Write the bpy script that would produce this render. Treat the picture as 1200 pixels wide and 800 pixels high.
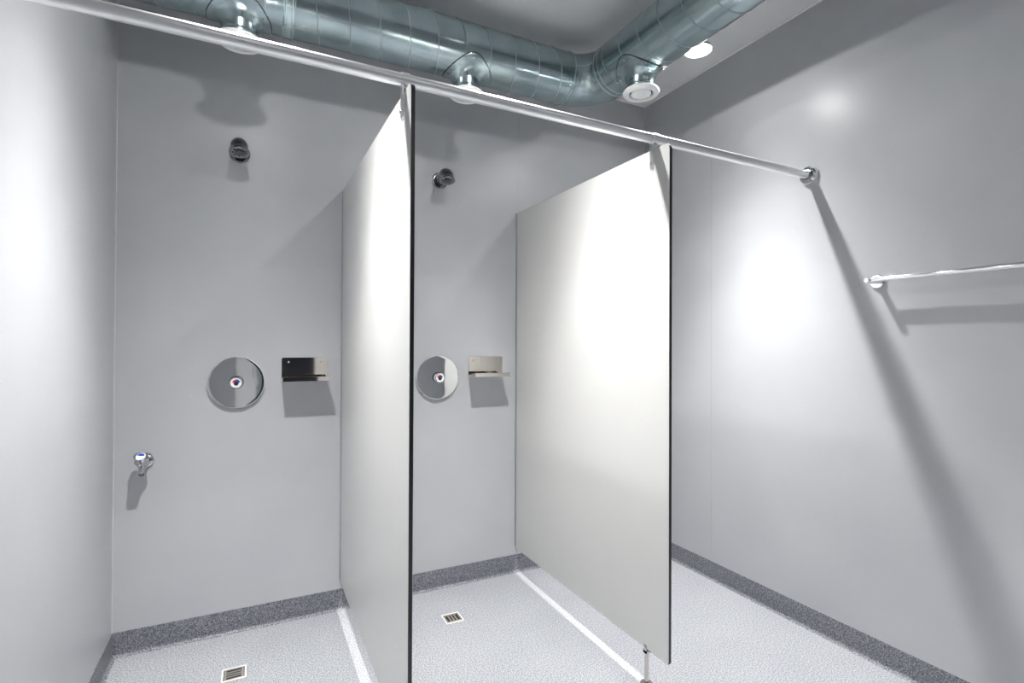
import bpy, math, random
from math import sin, cos, pi, sqrt, radians
from mathutils import Vector, Matrix
for o in list(bpy.data.objects): bpy.data.objects.remove(o)
scene = bpy.context.scene
col = scene.collection
random.seed(4)

# ---------------------------------------------------------------- room dimensions (metres)
W, H = 2.824, 2.881            # width left to right, ceiling height
YF = -4.0                      # wall behind the camera
X1, X2 = 0.916, 1.883          # the two partitions
RAIL_Y, RAIL_Z, RAIL_R = -1.143, 2.0946, 0.0185
DUCT_Y, DUCT_Z, DUCT_R, DUCT_X = -0.413, 2.6706, 0.1246, 2.1125
BEND = 0.185
LAMPS = [(0.505, -0.955, 2.65), (1.43, -0.955, 2.65), (2.325, -0.94, 2.65)]

# ---------------------------------------------------------------- camera
cd = bpy.data.cameras.new('camera'); cam = bpy.data.objects.new('camera', cd); col.objects.link(cam)
F, YAW, PITCH, ROLL = 610.9, 0.4641, 0.0081, 0.0045
cd.sensor_width = 36.0; cd.lens = F / 1200 * 36.0; cd.clip_start = 0.02
fw = Vector((sin(YAW)*cos(PITCH), cos(YAW)*cos(PITCH), sin(PITCH)))
rt = Vector((cos(YAW), -sin(YAW), 0)); up = rt.cross(fw)
rt2 = rt*cos(ROLL) + up*sin(ROLL); up2 = -rt*sin(ROLL) + up*cos(ROLL)
M = Matrix((rt2, up2, -fw)).transposed().to_4x4()
M.translation = Vector((0.5086, -2.6827, 1.3)); cam.matrix_world = M
scene.camera = cam
scene.cycles.caustics_reflective = True; scene.cycles.blur_glossy = 0.0; scene.cycles.sample_clamp_indirect = 0.0; scene.cycles.use_light_tree = False

# ---------------------------------------------------------------- world and exposure
wd = bpy.data.worlds.new('world'); scene.world = wd; wd.use_nodes = True
wd.node_tree.nodes['Background'].inputs[0].default_value = (0.6, 0.65, 0.7, 1)
wd.node_tree.nodes['Background'].inputs[1].default_value = 0.05
vs = scene.view_settings
vs.view_transform = 'Standard'; vs.look = 'None'; vs.gamma = 1.0; vs.use_curve_mapping = False
vs.exposure = 0.1
# beam of every downlight: (degrees from straight down, strength)
BEAM = [(0, 460), (8, 460), (14, 425), (20, 350), (24, 280), (28, 188), (32, 110), (36, 68), (40, 46), (45, 25), (50, 15.5), (55, 11), (60, 8.5), (70, 6), (90, 5.5)]
FILL_DIM = 0.36               # dimming of the added, unseen fill row behind the camera

# ---------------------------------------------------------------- materials
def mat(name, color, rough=.5, metal=0.0, spec=.5, noise=None, bump=None, emit=None):
    m = bpy.data.materials.new(name); m.use_nodes = True
    nt = m.node_tree; b = nt.nodes['Principled BSDF']
    b.inputs['Base Color'].default_value = (*color, 1); b.inputs['Roughness'].default_value = rough
    b.inputs['Metallic'].default_value = metal; b.inputs['Specular IOR Level'].default_value = spec
    tc = nt.nodes.new('ShaderNodeTexCoord')
    if noise:                                   # (scale, detail, colour a, colour b, low, high)
        n = nt.nodes.new('ShaderNodeTexNoise'); n.inputs['Scale'].default_value = noise[0]; n.inputs['Detail'].default_value = noise[1]
        r = nt.nodes.new('ShaderNodeValToRGB'); r.color_ramp.elements[0].position = noise[4]; r.color_ramp.elements[1].position = noise[5]
        r.color_ramp.elements[0].color = (*noise[2], 1); r.color_ramp.elements[1].color = (*noise[3], 1)
        nt.links.new(tc.outputs['Object'], n.inputs['Vector']); nt.links.new(n.outputs['Fac'], r.inputs['Fac'])
        nt.links.new(r.outputs['Color'], b.inputs['Base Color'])
    if bump:                                    # (scale, detail, strength, distance)
        n = nt.nodes.new('ShaderNodeTexNoise'); n.inputs['Scale'].default_value = bump[0]; n.inputs['Detail'].default_value = bump[1]
        p = nt.nodes.new('ShaderNodeBump'); p.inputs['Strength'].default_value = bump[2]; p.inputs['Distance'].default_value = bump[3]
        nt.links.new(tc.outputs['Object'], n.inputs['Vector']); nt.links.new(n.outputs['Fac'], p.inputs['Height']); nt.links.new(p.outputs['Normal'], b.inputs['Normal'])
    if emit:
        b.inputs['Emission Color'].default_value = (*emit[0], 1); b.inputs['Emission Strength'].default_value = emit[1]
    return m

def vinyl_mat(name, dark, mid, light):
    m = mat(name, mid, .48, 0, .35, bump=(260, 2, .12, .002))
    nt = m.node_tree; b = nt.nodes['Principled BSDF']
    tc = nt.nodes.new('ShaderNodeTexCoord')
    n1 = nt.nodes.new('ShaderNodeTexNoise'); n1.inputs['Scale'].default_value = 190; n1.inputs['Detail'].default_value = 3
    n2 = nt.nodes.new('ShaderNodeTexNoise'); n2.inputs['Scale'].default_value = 3.0; n2.inputs['Detail'].default_value = 3
    r1 = nt.nodes.new('ShaderNodeValToRGB'); e = r1.color_ramp.elements
    e[0].position = .36; e[0].color = (*dark, 1); e[1].position = .64; e[1].color = (*light, 1)
    x = r1.color_ramp.elements.new(.5); x.color = (*mid, 1)
    r2 = nt.nodes.new('ShaderNodeValToRGB'); r2.color_ramp.elements[0].color = (.93, .93, .94, 1); r2.color_ramp.elements[1].color = (1, 1, 1, 1)
    r2.color_ramp.elements[0].position = .35; r2.color_ramp.elements[1].position = .65
    mx = nt.nodes.new('ShaderNodeMix'); mx.data_type = 'RGBA'; mx.blend_type = 'MULTIPLY'; mx.inputs[0].default_value = 1
    for n in (n1, n2): nt.links.new(tc.outputs['Object'], n.inputs['Vector'])
    nt.links.new(n1.outputs['Fac'], r1.inputs['Fac']); nt.links.new(n2.outputs['Fac'], r2.inputs['Fac'])
    nt.links.new(r1.outputs['Color'], mx.inputs[6]); nt.links.new(r2.outputs['Color'], mx.inputs[7]); nt.links.new(mx.outputs[2], b.inputs['Base Color'])
    return m

MT = {
 'wall': mat('wall_panel_laminate', (.70, .71, .73), .36, 0, .45, noise=(2.2, 5, (.40, .41, .43), (.435, .445, .463), .3, .7), bump=(35, 4, .06, .004)),
 'backing': mat('wall_sealant', (.52, .53, .54), .6),
 'ceiling': mat('ceiling_paint', (.66, .66, .67), .8, noise=(6, 3, (.62, .62, .63), (.66, .66, .67), .3, .7)),
 'trim': mat('ceiling_trim_paint', (.78, .78, .78), .5),
 'floor': vinyl_mat('speckled_vinyl_floor', (.135, .142, .158), (.262, .272, .29), (.405, .415, .432)),
 'cove': vinyl_mat('speckled_vinyl_skirting', (.065, .069, .085), (.145, .153, .173), (.275, .283, .305)),
 'face': mat('partition_laminate', (.80, .80, .785), .34, 0, .4, noise=(1.5, 3, (.50, .50, .492), (.53, .53, .522), .3, .7)),
 'core': mat('black_compact_core', (.012, .012, .015), .35),
 'chrome': mat('chrome', (.80, .81, .82), .05, 1),
 'plate': mat('polished_plate', (.78, .79, .80), .04, 1, bump=(14, 1, .02, .01)),
 'dchrome': mat('dark_chrome', (.20, .215, .235), .13, 1),
 'steel': mat('brushed_steel', (.60, .565, .53), .06, 1),
 'ring': mat('spray_ring_chrome', (.34, .36, .38), .1, 1), 'tapm': mat('tap_chrome', (.52, .54, .56), .08, 1),
 'spray': mat('spray_face', (.09, .095, .10), .35, .5),
 'tray': mat('brushed_tray', (.88, .86, .84), .32, 1),
 'alu': mat('satin_aluminium', (.80, .81, .82), .34, 1),
 'channel': mat('grey_channel', (.33, .37, .37), .4, .7),
 'galv': mat('galvanised_steel', (.45, .53, .55), .22, 1, noise=(9, 6, (.32, .405, .425), (.43, .515, .53), .3, .72), bump=(4, 2, .03, .01)),
 'seam': mat('galvanised_seam', (.46, .53, .55), .3, 1),
 'bright_galv': mat('galvanised_band', (.58, .70, .72), .22, 1),
 'white': mat('white_enamel', (.82, .82, .82), .32),
 'black': mat('dark_void', (.01, .01, .01), .7),
 'rubber': mat('black_rubber', (.02, .02, .022), .45),
 'cream': mat('drain_rim', (.72, .69, .64), .35),
 'grate': mat('drain_grate', (.42, .39, .36), .4, .8),
 'red': mat('red_mark', (.62, .03, .06), .3), 'blue': mat('blue_mark', (.02, .07, .40), .3),
 'glow': mat('lamp_glow', (1, 1, 1), .4, emit=((1, .985, .95), 9.0)),
 'navy': mat('navy_door', (.016, .02, .035), .35),
}

# ---------------------------------------------------------------- mesh collector
class MB:
    def __init__(s): s.v = []; s.f = []; s.mi = []
    def add(s, v, f, mi=0, M=None):
        b = len(s.v)
        s.v += [tuple(M @ Vector(p)) if M else tuple(p) for p in v]
        s.f += [tuple(b+i for i in q) for q in f]; s.mi += [mi]*len(f); return s
    def box(s, a, b, mi=0, M=None):
        (x0, y0, z0), (x1, y1, z1) = a, b
        v = [(x0,y0,z0),(x1,y0,z0),(x1,y1,z0),(x0,y1,z0),(x0,y0,z1),(x1,y0,z1),(x1,y1,z1),(x0,y1,z1)]
        return s.add(v, [(3,2,1,0),(4,5,6,7),(0,1,5,4),(1,2,6,5),(2,3,7,6),(3,0,4,7)], mi, M)
    def lathe(s, prof, n=32, M=None, mi=0, caps=True):     # prof: (radius, height) along local z
        v, f = [], []
        for r, h in prof:
            for k in range(n): v.append((r*cos(2*pi*k/n), r*sin(2*pi*k/n), h))
        for i in range(len(prof)-1):
            for k in range(n): f.append((i*n+k, i*n+(k+1) % n, (i+1)*n+(k+1) % n, (i+1)*n+k))
        if caps:
            f.append(tuple(reversed(range(n)))); f.append(tuple((len(prof)-1)*n+k for k in range(n)))
        return s.add(v, f, mi, M)
    def tube(s, pts, rad, n=12, closed=False, caps=True, mi=0):
        pts = [Vector(p) for p in pts]; N = len(pts); v, f = [], []; ref = None
        for i in range(N):
            t = (pts[(i+1) % N] - pts[i-1]) if closed else (pts[min(i+1, N-1)] - pts[max(i-1, 0)])
            t.normalize()
            if ref is None: ref = Vector((0, 0, 1)) if abs(t.z) < .9 else Vector((0, 1, 0))
            a = (ref - t*ref.dot(t)).normalized(); b = t.cross(a); ref = a
            r = rad[i] if isinstance(rad, (list, tuple)) else rad
            for k in range(n): v.append(tuple(pts[i] + r*(a*cos(2*pi*k/n) + b*sin(2*pi*k/n))))
        for i in range(N if closed else N-1):
            j = (i+1) % N
            for k in range(n): f.append((i*n+k, i*n+(k+1) % n, j*n+(k+1) % n, j*n+k))
        if caps and not closed:
            f.append(tuple(reversed(range(n)))); f.append(tuple((N-1)*n+k for k in range(n)))
        return s.add(v, f, mi)
    def prism(s, poly, y0, y1, mi=0, M=None, side_mi=None):  # poly in (x,z), extruded along y
        n = len(poly); v = [(x, y0, z) for x, z in poly] + [(x, y1, z) for x, z in poly]
        s.add(v, [tuple(range(n)), tuple(reversed(range(n, 2*n)))], mi, M)
        return s.add(v, [(i, i+n, (i+1) % n + n, (i+1) % n) for i in range(n)], mi if side_mi is None else side_mi, M)
    def build(s, name, m, parent=None, sharp=35, bevel=0):
        me = bpy.data.meshes.new(name); me.from_pydata(s.v, [], s.f); me.update()
        for x in (m if isinstance(m, (list, tuple)) else [m]): me.materials.append(MT[x])
        me.polygons.foreach_set('material_index', s.mi)
        me.polygons.foreach_set('use_smooth', [True]*len(me.polygons))
        me.set_sharp_from_angle(angle=radians(sharp))
        o = bpy.data.objects.new(name, me); col.objects.link(o)
        if parent: o.parent = parent
        if bevel:
            b = o.modifiers.new('bevel', 'BEVEL'); b.width = bevel; b.segments = 2; b.limit_method = 'ANGLE'
        return o
def T(x=0, y=0, z=0): return Matrix.Translation((x, y, z))
def RX(d): return Matrix.Rotation(radians(d), 4, 'X')
def RY(d): return Matrix.Rotation(radians(d), 4, 'Y')
def RZ(d): return Matrix.Rotation(radians(d), 4, 'Z')
TO_ROOM = RX(90)               # local z -> world -y (out of the back wall)
def tag(o, label, cat=None, group=None):
    o['label'] = label
    if cat: o['category'] = cat
    if group: o['group'] = group
    return o
def thing(name, loc, label, cat, group=None):
    o = bpy.data.objects.new(name, None); o.empty_display_size = .05; col.objects.link(o); o.location = loc
    return tag(o, label, cat, group)
def struct(o): o['kind'] = 'structure'; return o
def copy_tree(o, parent=None):
    c = o.copy(); col.objects.link(c)
    if parent: c.parent = parent
    for ch in list(o.children): copy_tree(ch, c)
    return c

# ================================================================ the room shell
struct(MB().box((-.1, YF-.1, -.1), (W+.1, .1, 0)).build('floor', 'floor'))
struct(MB().box((-.1, YF-.1, H), (W+.1, .1, H+.1)).build('ceiling', 'ceiling'))
PT = .0015                      # panel thickness; joints show the sealant behind
wb = struct(MB().box((-.1, PT, 0), (W+.1, .1, H)).build('wall_back', 'backing'))
wl = struct(MB().box((-.1, YF, 0), (-PT, PT, H)).build('wall_left', 'backing'))
wr = struct(MB().box((W+PT, YF, 0), (W+.1, PT, H)).build('wall_right', 'backing'))
G = .0007
def panels(parent, axis, cuts):
    for a, b in zip(cuts[:-1], cuts[1:]):
        if axis == 'back': m = MB().box((a+G, 0, 0), (b-G, PT, H))
        elif axis == 'left': m = MB().box((-PT, b+G, 0), (0, a-G, H))
        else: m = MB().box((W, b+G, 0), (W+PT, a-G, H))
        m.build('wall_panel', 'wall', parent)
panels(wb, 'back', [0, .9195, 1.8865, W])
panels(wl, 'left', [0, -1.9, -3.1, YF])
panels(wr, 'right', [0, -.562, -1.96, -3.1, YF])
# bead of sealant in the inner corners
for (x, p) in ((0, wb), (W, wb)):
    s = 1 if x == 0 else -1
    MB().add([(x, 0, .1), (x+s*.0025, 0, .1), (x, -.0025, .1), (x, 0, H), (x+s*.0025, 0, H), (x, -.0025, H)], [(0, 1, 2), (5, 4, 3), (1, 2, 5, 4), (0, 2, 5, 3), (0, 1, 4, 3)]).build('corner_sealant', 'backing', p)
# wall behind the camera, with a door
DX0, DX1, DZ = .68, 1.26, 2.08
struct(MB().box((-.1, YF-.1, 0), (DX0, YF, H)).box((DX1, YF-.1, 0), (W+.1, YF, H)).box((DX0, YF-.1, DZ), (DX1, YF, H)).build('wall_front', 'wall'))
d1 = struct(MB().box((DX0, YF-.1, 0), (DX1, YF-.05, DZ)).build('door_1', 'navy'))
MB().box((DX0-.05, YF, 0), (DX0, YF+.015, DZ+.05)).box((DX1, YF, 0), (DX1+.05, YF+.015, DZ+.05)).box((DX0, YF, DZ), (DX1, YF+.015, DZ+.05)).build('door_frame', 'channel', d1)
MB().tube([(DX0+.07, YF-.05, 1.02), (DX0+.07, YF, 1.02), (DX0+.18, YF, 1.02)], .009).build('door_handle', 'chrome', d1)
d2 = struct(MB().box((.36, YF, .02), (.62, YF+.02, 2.05)).build('door_2', 'white'))
MB().tube([(.585, YF+.02, .95), (.585, YF+.05, .95), (.585, YF+.05, 1.10), (.585, YF+.02, 1.10)], .006).build('door_handle', 'chrome', d2)
# trim under the ceiling edge
def trim(n, a, b): struct(MB().box(a, b).build('trim_%d' % n, 'trim'))
trim(1, (.0, -.012, H-.004), (W, 0, H)); trim(2, (W-.012, YF, H-.004), (W, -.012, H)); trim(3, (0, YF, H-.004), (.012, -.012, H))

# coved vinyl skirting, turned up from the floor
SK, CR = .1, .012
prof = [(0, SK), (.0035, SK), (.004, SK-.003), (.004, CR+.004)]
for k in range(1, 9):
    a = pi/2*k/8; prof.append((.004+CR*(1-cos(a)), .0008+CR+.003-(CR+.002)*sin(a)))
prof.append((prof[-1][0]+.002, .0004))
def skirting(side):
    v, f = [], []
    for d, z in prof:
        if side == 'back': v += [(d, -d, z), (W-d, -d, z)]
        elif side == 'left': v += [(d, -d, z), (d, YF, z)]
        else: v += [(W-d, -d, z), (W-d, YF, z)]
    for i in range(len(prof)-1): f.append((2*i, 2*i+1, 2*i+3, 2*i+2) if side != 'left' else (2*i+1, 2*i, 2*i+2, 2*i+3))
    if side == 'right': f = [q for q in f]
    struct(MB().add(v, f).build('baseboard_'+side, 'cove', sharp=60))
for sd in ('back', 'left', 'right'): skirting(sd)

# ================================================================ partitions
PZ0, PZF, PZR, PY0, PY1 = .138, 2.052, 2.064, -1.2356, -.004
def partition(x, label):
    t = thing('shower_partition', (x, 0, 0), label, 'partition', 'shower partitions hung from the rail')
    # outline in (y,z): front top and bottom corners rounded
    def outline(rt=.028, rb=.010, inset=0):
        p = [(PY1, PZ0+inset), (PY1, PZR-inset)]
        for k in range(9):
            a = pi/2*k/8; p.append((PY0+inset+rt-rt*sin(a), PZF-inset-rt+rt*cos(a)))
        for k in range(5):
            a = pi/2*k/4; p.append((PY0+inset+rb-rb*cos(a), PZ0+inset+rb-rb*sin(a)))
        return p
    R_ = RZ(90)                 # prism axes: poly x -> world y, extrude y -> world -x
    MB().prism(outline(), -.0055, .0055, 0, R_).build('core', 'core', t)
    for s in (-1, 1):
        a, b = sorted((s*.0055, s*.0066))
        tag(MB().prism(outline(.027, .009, .0012), a, b, 0, R_).build('face_sheet', 'face', t), 'smooth off-white laminate face')
    # wall channel
    tag(MB().box((-.0095, -.012, PZ0+.012), (-.0068, -.0005, PZR)).box((.0068, -.012, PZ0+.012), (.0095, -.0005, PZR)).build('wall_channel', 'channel', t), 'thin grey wall channel')
    # foot near the front, clamping the lower edge
    fy = -1.112
    foot = MB().lathe([(.0085, .004), (.0085, .120), (.0092, .122), (.0092, .128)], 20, T(-.002, fy, 0)).box((-.0125, fy-.008, .122), (-.0072, fy+.008, .152)).box((.0072, fy-.008, .122), (.0110, fy+.008, .152)).box((-.0125, fy-.008, .122), (.0110, fy+.008, .131)).build('support_foot', 'steel', t)
    MB().lathe([(.004, 0), (.004, .003)], 12, T(-.0125, fy, .144) @ RY(-90)).build('grub_screw', 'chrome', foot)
    MB().lathe([(.024, 0), (.025, .002), (.0235, .005), (.010, .006)], 24, T(-.002, fy, 0)).build('foot_plate', 'steel', foot)
    # clamp hanging from the rail
    c = MB().tube([(-.013, RAIL_Y, RAIL_Z), (.013, RAIL_Y, RAIL_Z)], RAIL_R+.0028, 28)
    cl = c.build('rail_clamp', 'alu', t)
    for s in (-1, 1):
        pl = [(-.010, RAIL_Z-.012), (.010, RAIL_Z-.012), (.010, 1.986)] + [(.010*cos(a*pi/8), 1.986-.010*sin(a*pi/8)) for a in range(1, 8)] + [(-.010, 1.986)]
        a, b = sorted((s*.0066, s*.0106))
        MB().prism(pl, a, b, 0, T(0, RAIL_Y, 0) @ R_).build('clamp_plate', 'alu', cl)
        MB().lathe([(.0052, 0), (.0052, .003), (.003, .004)], 14, T(s*.0106, RAIL_Y, 1.998) @ RY(90*s)).build('clamp_screw', 'chrome', cl)
    return t
partition(X1, 'off-white shower partition with black edge between the tap stall and the next stall')
partition(X2, 'off-white shower partition with black edge, beside the open floor by the towel rail')

# ================================================================ curtain rail
t = thing('curtain_rail', (0, RAIL_Y, RAIL_Z), 'long satin aluminium curtain rail carrying both shower partitions', 'rail')
MB().tube([(.004, 0, 0), (W-.004, 0, 0)], RAIL_R, 40).build('tube', 'alu', t)
for x, s in ((W, -1),):
    fl = MB().lathe([(.040, 0), (.0415, .004), (.0415, .016), (.039, .020), (.029, .021)], 40, T(x, 0, 0) @ RY(90*s)).build('flange', 'chrome', t)
    MB().lathe([(.026, .0215), (.026, .026), (.0225, .036), (.0195, .038)], 6, T(x, 0, 0) @ RY(90*s), caps=False).build('collar', 'dchrome', fl)

MB().lathe([(.0225, 0), (.0225, .014), (.0188, .018)], 36, RY(90)).build('wall_socket', 'alu', t)

# ================================================================ spiral duct
t = thing('ventilation_duct', (0, DUCT_Y, DUCT_Z), 'galvanised spiral ventilation duct turning a corner under the ceiling', 'duct')
def helix(a, b, fixed, pitch, axis, ph=0):
    n = int(abs(b-a)/pitch*48); pts = []
    for i in range(n+1):
        u = a+(b-a)*i/n; th = ph+2*pi*abs(u-a)/pitch; r = DUCT_R+.0004
        pts.append((u, r*cos(th), r*sin(th)) if axis == 'x' else (fixed+r*cos(th), u, r*sin(th)))
    return pts
XE, YE = DUCT_X-BEND, -BEND              # duct-local: x along back wall, y forward is negative
XR = .632
s1 = MB().tube([(.001, 0, 0), (XR, 0, 0)], DUCT_R, 64, caps=False).build('straight_section', 'galv', t)
MB().tube(helix(.01, XR-.03, 0, .125, 'x', 2.0), .0019, 6).build('spiral_seam', 'seam', s1)
s2 = MB().tube([(XR, 0, 0), (XE, 0, 0)], DUCT_R, 64, caps=False).build('straight_section', 'galv', t)
MB().tube(helix(XR+.03, XE, 0, .125, 'x', .3), .0019, 6).build('spiral_seam', 'seam', s2)
LEG_END = YF - DUCT_Y + .001
s3 = MB().tube([(DUCT_X, YE, 0), (DUCT_X, LEG_END, 0)], DUCT_R, 64, caps=False).build('straight_section', 'galv', t)
MB().tube(helix(YE-.03, LEG_END+.02, DUCT_X, .125, 'y', 1.2), .0019, 6).build('spiral_seam', 'seam', s3)
arc = [(XE+BEND*sin(a), -BEND+BEND*cos(a), 0) for a in [pi/2*k/20 for k in range(21)]]
el = MB().tube(arc, DUCT_R-.002, 64, caps=False).build('elbow', 'galv', t)
ri = BEND-DUCT_R+.001; ro = BEND+DUCT_R-.001
for r, z in ((ri, .012), (ro, .012)):
    MB().tube([(XE+r*sin(a), -BEND+r*cos(a), z) for a in [pi/2*k/20 for k in range(21)]], .0022, 6).build('elbow_seam', 'seam', el)
def band(p, q, r0, name, m, parent):
    return MB().tube([p, q], r0, 64, caps=True).build(name, m, parent)
cp = MB().tube([(XR-.022, 0, 0), (XR-.018, 0, 0), (XR+.018, 0, 0), (XR+.022, 0, 0)], [DUCT_R, DUCT_R+.003, DUCT_R+.003, DUCT_R], 64, caps=False).build('coupling_band', 'bright_galv', t)
for dx in (-.012, .012): MB().tube([(XR+dx, (DUCT_R+.003)*cos(a), (DUCT_R+.003)*sin(a)) for a in [2*pi*k/64 for k in range(64)]], .0035, 8, closed=True).build('coupling_bead', 'bright_galv', cp)
for c0, ax in ((XE, 'x'), (YE, 'y')):
    pts = [((c0, DUCT_R*cos(a), DUCT_R*sin(a)) if ax == 'x' else (DUCT_X+DUCT_R*cos(a), c0, DUCT_R*sin(a))) for a in [2*pi*k/64 for k in range(64)]]
    MB().tube(pts, .0035, 8, closed=True).build('joint_bead', 'seam', t)
    if ax == 'y':
        MB().tube([(p[0], p[1]-.028, p[2]) for p in pts], .0022, 8, closed=True).build('joint_bead', 'seam', t)
        for k in range(10):
            a = 2*pi*k/10+.35; p = Vector((DUCT_X+DUCT_R*cos(a), c0-.014, DUCT_R*sin(a)))
            MB().lathe([(.0035, -.001), (.003, .002), (.001, .003)], 10, T(*p) @ Vector((cos(a), 0, sin(a))).to_track_quat('Z', 'Y').to_matrix().to_4x4()).build('rivet', 'bright_galv', t)
def saddle(cx, cy, axis):
    m = MB(); n = 64
    rs = [.112, .112, .105, .092, .084, .078, .072, .0675, .064, .0625]
    v, f = [], []
    for i, r in enumerate(rs):
        for k in range(n):
            a = 2*pi*k/n; u, w = r*cos(a), r*sin(a)
            z = -sqrt((DUCT_R+.0005)**2 - w*w*1.0) if abs(w) < DUCT_R else 0
            off = .0 if i == 0 else .0035
            fil = .026*max(0, 1-(r-.0625)/.030)**2.2
            v.append((cx+u, cy+w, z-off-fil) if axis == 'x' else (cx+w, cy+u, z-off-fil))
    zb = -.190
    for k in range(n):
        a = 2*pi*k/n; u, w = .0625*cos(a), .0625*sin(a)
        v.append((cx+u, cy+w, zb) if axis == 'x' else (cx+w, cy+u, zb))
    for i in range(len(rs)):
        for k in range(n):
            q = (i*n+k, i*n+(k+1) % n, (i+1)*n+(k+1) % n, (i+1)*n+k); f.append(q if axis == 'y' else q[::-1])
    sc = m.add(v, f).build('saddle_collar', 'galv', t, sharp=50)
    gk = []
    for k in range(72):
        a = 2*pi*k/72; u, w = .1125*cos(a), .1125*sin(a); z = -sqrt((DUCT_R+.001)**2-w*w)-.0005
        gk.append((cx+u, cy+w, z) if axis == 'x' else (cx+w, cy+u, z))
    MB().tube(gk, .0022, 6, closed=True).build('gasket', 'rubber', sc)
    ring = [(cx+.0632*cos(2*pi*k/48), cy+.0632*sin(2*pi*k/48), -.172) for k in range(48)]
    MB().tube(ring, .0030, 8, closed=True).build('neck_bead', 'galv', sc)
    for k in range(6):
        a = 2*pi*k/6+.5; u, w = .101*cos(a), .101*sin(a); z = -sqrt(DUCT_R**2-w*w)-.004
        nn = Vector((0, w, z)) if axis == 'x' else Vector((w, 0, z))
        p = (cx+u, cy+w, z) if axis == 'x' else (cx+w, cy+u, z)
        MB().lathe([(.0042, -.001), (.0036, .0022), (.0012, .003)], 10, T(*p) @ nn.to_track_quat('Z', 'Y').to_matrix().to_4x4()).build('rivet', 'seam', sc)
VALVES = [(.460, DUCT_Y, 'x', 'round white air valve under the duct, over the stall with the tap'),
          (1.400, DUCT_Y, 'x', 'round white air valve under the duct, over the stall between the two partitions'),
          (DUCT_X, -.800, 'y', 'round white air valve beside the elbow of the duct')]
for x, y, ax, lb in VALVES: saddle(x, y-DUCT_Y, ax)
# white air valves in the duct collars
proto = None
for x, y, ax, lb in VALVES:
    z = DUCT_Z-.1905
    if proto is None:
        proto = o = thing('air_valve', (x, y, z), lb, 'air valve', 'white air valves under the duct')
        MB().lathe([(.056, -.001), (.0625, 0), (.078, 0), (.0825, -.006), (.0825, -.010), (.078, -.017), (.066, -.022), (.058, -.020), (.054, -.012), (.054, -.001)], 56, caps=False).build('rim', 'white', o)
        MB().lathe([(.010, -.002), (.040, -.004), (.0440, -.009), (.0460, -.013), (.0435, -.0165), (.020, -.0180), (.002, -.0182)], 48).build('valve_disc', 'white', o)
        MB().lathe([(.0535, -.002), (.0535, -.0012)], 40).build('throat', 'black', o)
        MB().lathe([(.004, -.004), (.004, -.0015)], 12).build('spindle', 'alu', o)
    else:
        o = copy_tree(proto); o.location = (x, y, z); tag(o, lb)

# ================================================================ hanging downlights
def lamp_light(name, loc, dim, parent):
    # one small source with the beam of a reflector downlight: strength by angle from straight down
    l = bpy.data.lights.new(name, 'SPOT'); l.energy = 1.0; l.spot_size = radians(176); l.spot_blend = .02
    l.shadow_soft_size = .017; l.color = (1.0, .99, .97); l.use_nodes = True
    nt = l.node_tree; em = nt.nodes['Emission']
    tc = nt.nodes.new('ShaderNodeTexCoord'); sx = nt.nodes.new('ShaderNodeSeparateXYZ')
    ab = nt.nodes.new('ShaderNodeMath'); ab.operation = 'ABSOLUTE'
    ra = nt.nodes.new('ShaderNodeValToRGB'); ra.color_ramp.interpolation = 'LINEAR'
    def beam(c):
        a = math.degrees(math.acos(min(1, max(0, c))))
        for (a0, v0), (a1, v1) in zip(BEAM[:-1], BEAM[1:]):
            if a <= a1: return v0+(v1-v0)*(a-a0)/(a1-a0)
        return BEAM[-1][1]
    top = beam(1.0); el = ra.color_ramp.elements
    N = 31; cs = [0, .3, .5] + [.55+.45*k/(N-4) for k in range(N-3)]
    for c in cs[1:-1]: el.new(c)
    for e in el: g = beam(e.position)/top; e.color = (g, g, g, 1)
    mu = nt.nodes.new('ShaderNodeMath'); mu.operation = 'MULTIPLY'; mu.inputs[1].default_value = top*dim
    nt.links.new(tc.outputs['Normal'], sx.inputs[0]); nt.links.new(sx.outputs['Z'], ab.inputs[0]); nt.links.new(ab.outputs[0], ra.inputs['Fac'])
    nt.links.new(ra.outputs['Color'], mu.inputs[0]); nt.links.new(mu.outputs[0], em.inputs['Strength'])
    o = bpy.data.objects.new(name, l); col.objects.link(o); o.parent = parent; o.location = loc
def downlight(loc, label, dim=1.0):
    t = thing('hanging_downlight', loc, label, 'lamp', 'hanging downlights in front of the duct')
    MB().lathe([(.060, .002), (.0605, 0), (.061, .003), (.060, .012), (.052, .016), (.015, .040)], 40).build('housing', 'channel', t)
    MB().lathe([(.0595, .0015), (.052, -.003), (.030, -.006), (.002, -.007)], 40).build('diffuser', 'glow', t)
    MB().lathe([(.007, .038), (.007, H-loc[2]-.010)], 14).build('stem', 'alu', t)
    MB().lathe([(.030, H-loc[2]-.012), (.030, H-loc[2]-.004), (.026, H-loc[2])], 28).build('ceiling_rose', 'white', t)
    lamp_light('lamp_light', (0, 0, -.03), dim, t)
downlight(LAMPS[0], 'hanging downlight over the stall with the tap')
downlight(LAMPS[1], 'hanging downlight over the stall between the partitions')
downlight(LAMPS[2], 'lit hanging downlight beside the duct, near the wall with the towel rail')

for x, lb in ((.47, 'added fill downlight, out of view, over the floor by the long plain wall'), (1.41, 'added fill downlight, out of view, over the middle of the open floor'), (2.325, 'added fill downlight, out of view, over the floor at the far end of the towel rail')):
    downlight((x, -2.75, 2.65), lb, FILL_DIM)  # unseen second row, added only to raise the fill light

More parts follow.
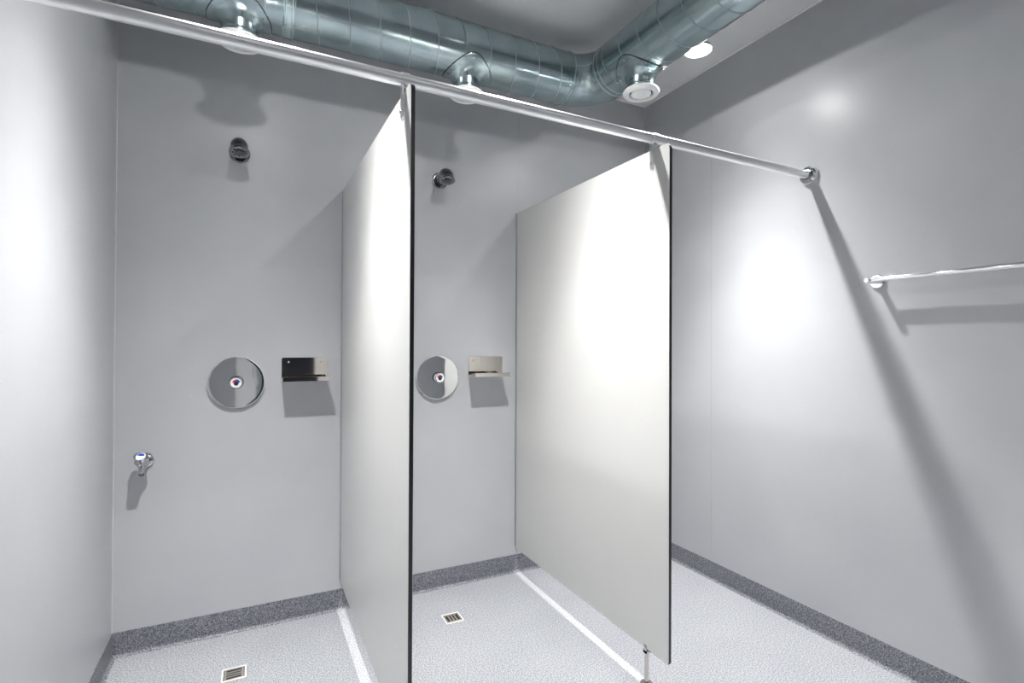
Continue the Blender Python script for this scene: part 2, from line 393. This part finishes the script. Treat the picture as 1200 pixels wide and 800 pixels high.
# ================================================================ shower heads
def shower_head(x, z, label):
    t = thing('wall_shower', (x, 0, z), label, 'shower', 'shower heads on the back wall')
    MB().lathe([(.041, 0), (.043, .003), (.043, .009), (.040, .011), (.036, .012)], 40, TO_ROOM).build('wall_flange', 'dchrome', t)
    b = MB()                     # stub curving down into the spray nozzle
    pts, rad = [], []
    for k in range(8): pts.append((0, -.010-.012*k, .004)); rad.append(.031+.003*k/7)
    for k in range(1, 13):
        a = radians(76)*k/12; R_ = .030
        pts.append((0, -.094-R_*sin(a), .004-R_*(1-cos(a)))); rad.append(.034+.002*k/12)
    d = Vector((0, -cos(radians(76)), -sin(radians(76)))); e = Vector(pts[-1])
    b.tube(pts, rad, 32).build('body', 'dchrome', t)
    m = T(*(e + d*.0)) @ d.to_track_quat('Z', 'Y').to_matrix().to_4x4()
    hd = MB().lathe([(.036, -.002), (.0385, .004), (.0405, .014), (.0405, .018), (.037, .0205), (.034, .019)], 40, m).build('spray_ring', 'ring', t)
    fc = MB().lathe([(.0345, .015), (.030, .0185), (.018, .0185), (.016, .0215), (.003, .022)], 36, m).build('spray_face', 'spray', t)
    for k in range(8):
        a = 2*pi*k/8
        MB().lathe([(.0038, .016), (.0036, .0205), (.002, .0212)], 10, m @ T(.024*cos(a), .024*sin(a), 0)).build('nozzle', 'rubber', fc)
shower_head(.456, 2.170, 'dark chrome shower head on the wall above the tap stall')
shower_head(1.410, 2.185, 'dark chrome shower head on the wall between the two partitions')

# ================================================================ push mixers
def mixer(x, z, label):
    t = thing('shower_mixer', (x, 0, z), label, 'shower mixer', 'round shower mixers on the back wall')
    MB().lathe([(.108, 0), (.1155, .001), (.1165, .0110), (.1155, .0132), (.1140, .0138), (.1130, .01395), (.105, .0140), (.080, .0142), (.050, .0144), (.0285, .0145)], 96, TO_ROOM, caps=True).build('rosette', 'plate', t, sharp=20)
    k = MB().lathe([(.0265, .0146), (.0265, .0420), (.0250, .0450), (.0200, .0460)], 44, TO_ROOM).build('push_knob', 'chrome', t)
    MB().lathe([(.0262, .0147), (.0300, .0147), (.0300, .0185), (.0262, .0185)], 44, TO_ROOM, caps=False).build('seal_ring', 'rubber', k)
    MB().lathe([(.0215, .0458), (.0210, .0468), (.002, .0470)], 36, TO_ROOM).build('index_cap', 'white', k)
    for s, m in ((-1, 'red'), (1, 'blue')):
        n = 10; sp = pi*.46
        v = [(.0080*cos(pi/2-s*sp*i/n), .0080*sin(pi/2-s*sp*i/n), .0473) for i in range(n+1)] + [(.0165*cos(pi/2-s*sp*i/n), .0165*sin(pi/2-s*sp*i/n), .0472) for i in range(n+1)]
        f = [(i, i+1, i+n+2, i+n+1) for i in range(n)]
        if s > 0: f = [q[::-1] for q in f]
        MB().add(v, f, 0, TO_ROOM).build('index_mark', m, k)
    MB().lathe([(.0100, .0469), (.0100, .0482), (.006, .0486)], 24, TO_ROOM @ T(0, -.002, 0)).build('index_pin', 'rubber', k)
mixer(.4505, 1.128, 'round chrome shower mixer with red and blue mark, in the stall with the tap')
mixer(1.4035, 1.128, 'round chrome shower mixer with red and blue mark, between the two partitions')

# ================================================================ soap shelves
def soap_shelf(x, z, label):
    t = thing('soap_shelf', (x, 0, z), label, 'soap shelf', 'steel soap shelves on the back wall')
    w, h, d, lip, th = .1025, .108, .100, .021, .0016
    r = .008
    pl = [(-w, 0), (w, 0)] + [(w-r+r*sin(a), h-r+r*cos(a)) for a in [pi/2-pi/2*k/5 for k in range(6)]] + [(-w+r-r*sin(a), h-r+r*cos(a)) for a in [pi/2*k/5 for k in range(6)]]
    MB().prism(pl, -.0045, -.0025, 0).build('back_plate', 'steel', t)
    MB().box((-w, -.0025, .004), (w, -.0002, h-.010)).build('fixing_pad', 'rubber', t)
    tr = MB().box((-w, -d, 0), (w, -.0045, th)).build('tray', 'tray', t)
    MB().box((-w, -d-th, 0), (w, -d, lip)).build('front_lip', 'steel', t, bevel=.0005)
    for s in (-1, 1): MB().prism([(-d, 0), (-.03, 0), (-.05, lip*.6), (-d, lip)], *sorted((s*-w, s*-(w-th))), 0, RZ(90)).build('side_lip', 'steel', t)
    for s in (-1, 1): MB().lathe([(.0045, .0045), (.0045, .0062), (.0025, .0070)], 16, T(s*.073, 0, .087) @ TO_ROOM).build('screw', 'chrome', t)
soap_shelf(.7410, 1.131, 'steel soap shelf on the wall beside the mixer in the tap stall')
soap_shelf(1.6855, 1.131, 'steel soap shelf on the wall between the two partitions')

# ================================================================ wall tap
t = thing('wall_tap', (.114, 0, .806), 'small chrome wall tap with blue marked handle in the corner stall', 'tap')
MB().lathe([(.027, 0), (.0285, .002), (.027, .008), (.017, .012)], 36, TO_ROOM).build('wall_rosette', 'tapm', t)
by = -.050
bd = MB().tube([(0, -.008, 0), (0, -.020, 0), (-.001, -.034, 0), (-.002, by, 0), (-.002, by-.014, 0)], [.0130, .0130, .016, .0200, .0160], 28)
dirh = Vector((-.22, -.62, .75)).normalized(); qh = dirh.to_track_quat('Z', 'Y').to_matrix().to_4x4()
bd.lathe([(.0175, 0), (.0175, .018), (.0135, .021), (.0135, .030)], 28, T(0, by, 0) @ qh)
bd.build('body', 'tapm', t)
sp = MB().tube([(-.004, by, -.004), (-.006, by-.010, -.016), (-.007, by-.014, -.030), (-.007, by-.014, -.044)], [.0145, .0125, .0100, .0085], 24).build('spout', 'tapm', t)
MB().lathe([(.0105, 0), (.0100, .008), (.0060, .011)], 8, T(-.007, by-.014, -.042) @ RX(180)).build('hose_nut', 'dchrome', sp)
n = 48; rings = []
for h, k in ((.020, .80), (.024, 1.0), (.034, 1.0), (.039, .80)):
    rings.append([((.0300+.0075*cos(3*a))*k*cos(a), (.0300+.0075*cos(3*a))*k*sin(a), h) for a in [2*pi*i/n for i in range(n)]])
v = [p for r in rings for p in r]; f = []
for i in range(3):
    for k in range(n): f.append((i*n+k, i*n+(k+1) % n, (i+1)*n+(k+1) % n, (i+1)*n+k))
f += [tuple(reversed(range(n))), tuple(3*n+k for k in range(n))]
hm = T(0, by, 0) @ qh @ RZ(30)
hn = MB().add(v, f, 0, hm).build('handle', 'tapm', t)
MB().lathe([(.0185, .0385), (.0178, .0415), (.002, .0422)], 28, hm).build('index_cap', 'white', hn)
MB().add([(.0150*cos(a), .0150*sin(a), .0420) for a in [.15+pi*.85*i/14 for i in range(15)]] + [(.002, .001, .0428)], [(i, i+1, 15) for i in range(14)], 0, T(0, by, 0) @ qh).build('index_mark', 'blue', hn)

# ================================================================ floor drains
def drain(x, y, rot, label):
    t = thing('floor_drain', (x, y, 0), label, 'floor drain', 'square floor drains in the shower stalls')
    t.rotation_euler.z = radians(rot)
    a, b, e = .0430, .0375, .0028
    MB().box((-a, -a, 0), (a, -b, e)).box((-a, b, 0), (a, a, e)).box((-a, -b, 0), (-b, b, e)).box((b, -b, 0), (a, b, e)).build('rim', 'cream', t)
    MB().box((-b, -b, .0001), (b, b, .0005)).build('sump', 'black', t)
    g = MB().box((-.0345, -.0345, .0005), (.0345, -.0300, .0022)).box((-.0345, .0300, .0005), (.0345, .0345, .0022)).box((-.0345, -.0300, .0005), (-.0265, .0300, .0022)).box((.0265, -.0300, .0005), (.0345, .0300, .0022)).build('grate', 'grate', t)
    for k in range(3):
        yy = -.0150+.0150*k
        MB().box((-.0265, yy-.0036, .0005), (.0265, yy+.0036, .0022)).build('bar', 'grate', g)
drain(.4585, -.3450, 0, 'square floor drain in the stall with the tap')
drain(1.3780, -.3260, 90, 'square floor drain in the stall between the two partitions')

# ================================================================ towel rail
TY0, TY1, TZ, TD, TL = -1.434, -2.060, 1.572, .063, .081
t = thing('towel_rail', (W, TY0, TZ), 'chrome towel rail on round wall posts beside the curtain rail end', 'towel rail')
MB().tube([(-TD, .004, 0), (-TD, (TY1-TY0)/2, 0), (-TD, TY1-TY0-.004, 0)], .0105, 28).build('bar', 'chrome', t)
for y in (0, TY1-TY0):
    p = MB().lathe([(.0118, .004), (.0118, TL-.006), (.0108, TL-.005), (.0108, TL-.003), (.0118, TL-.002), (.0112, TL+.002), (.008, TL+.003)], 28, T(0, y, 0) @ RY(-90)).build('post', 'chrome', t)
    MB().lathe([(.028, 0), (.0295, .002), (.0295, .008), (.026, .011), (.0118, .012)], 36, T(0, y, 0) @ RY(-90)).build('post_flange', 'chrome', p)
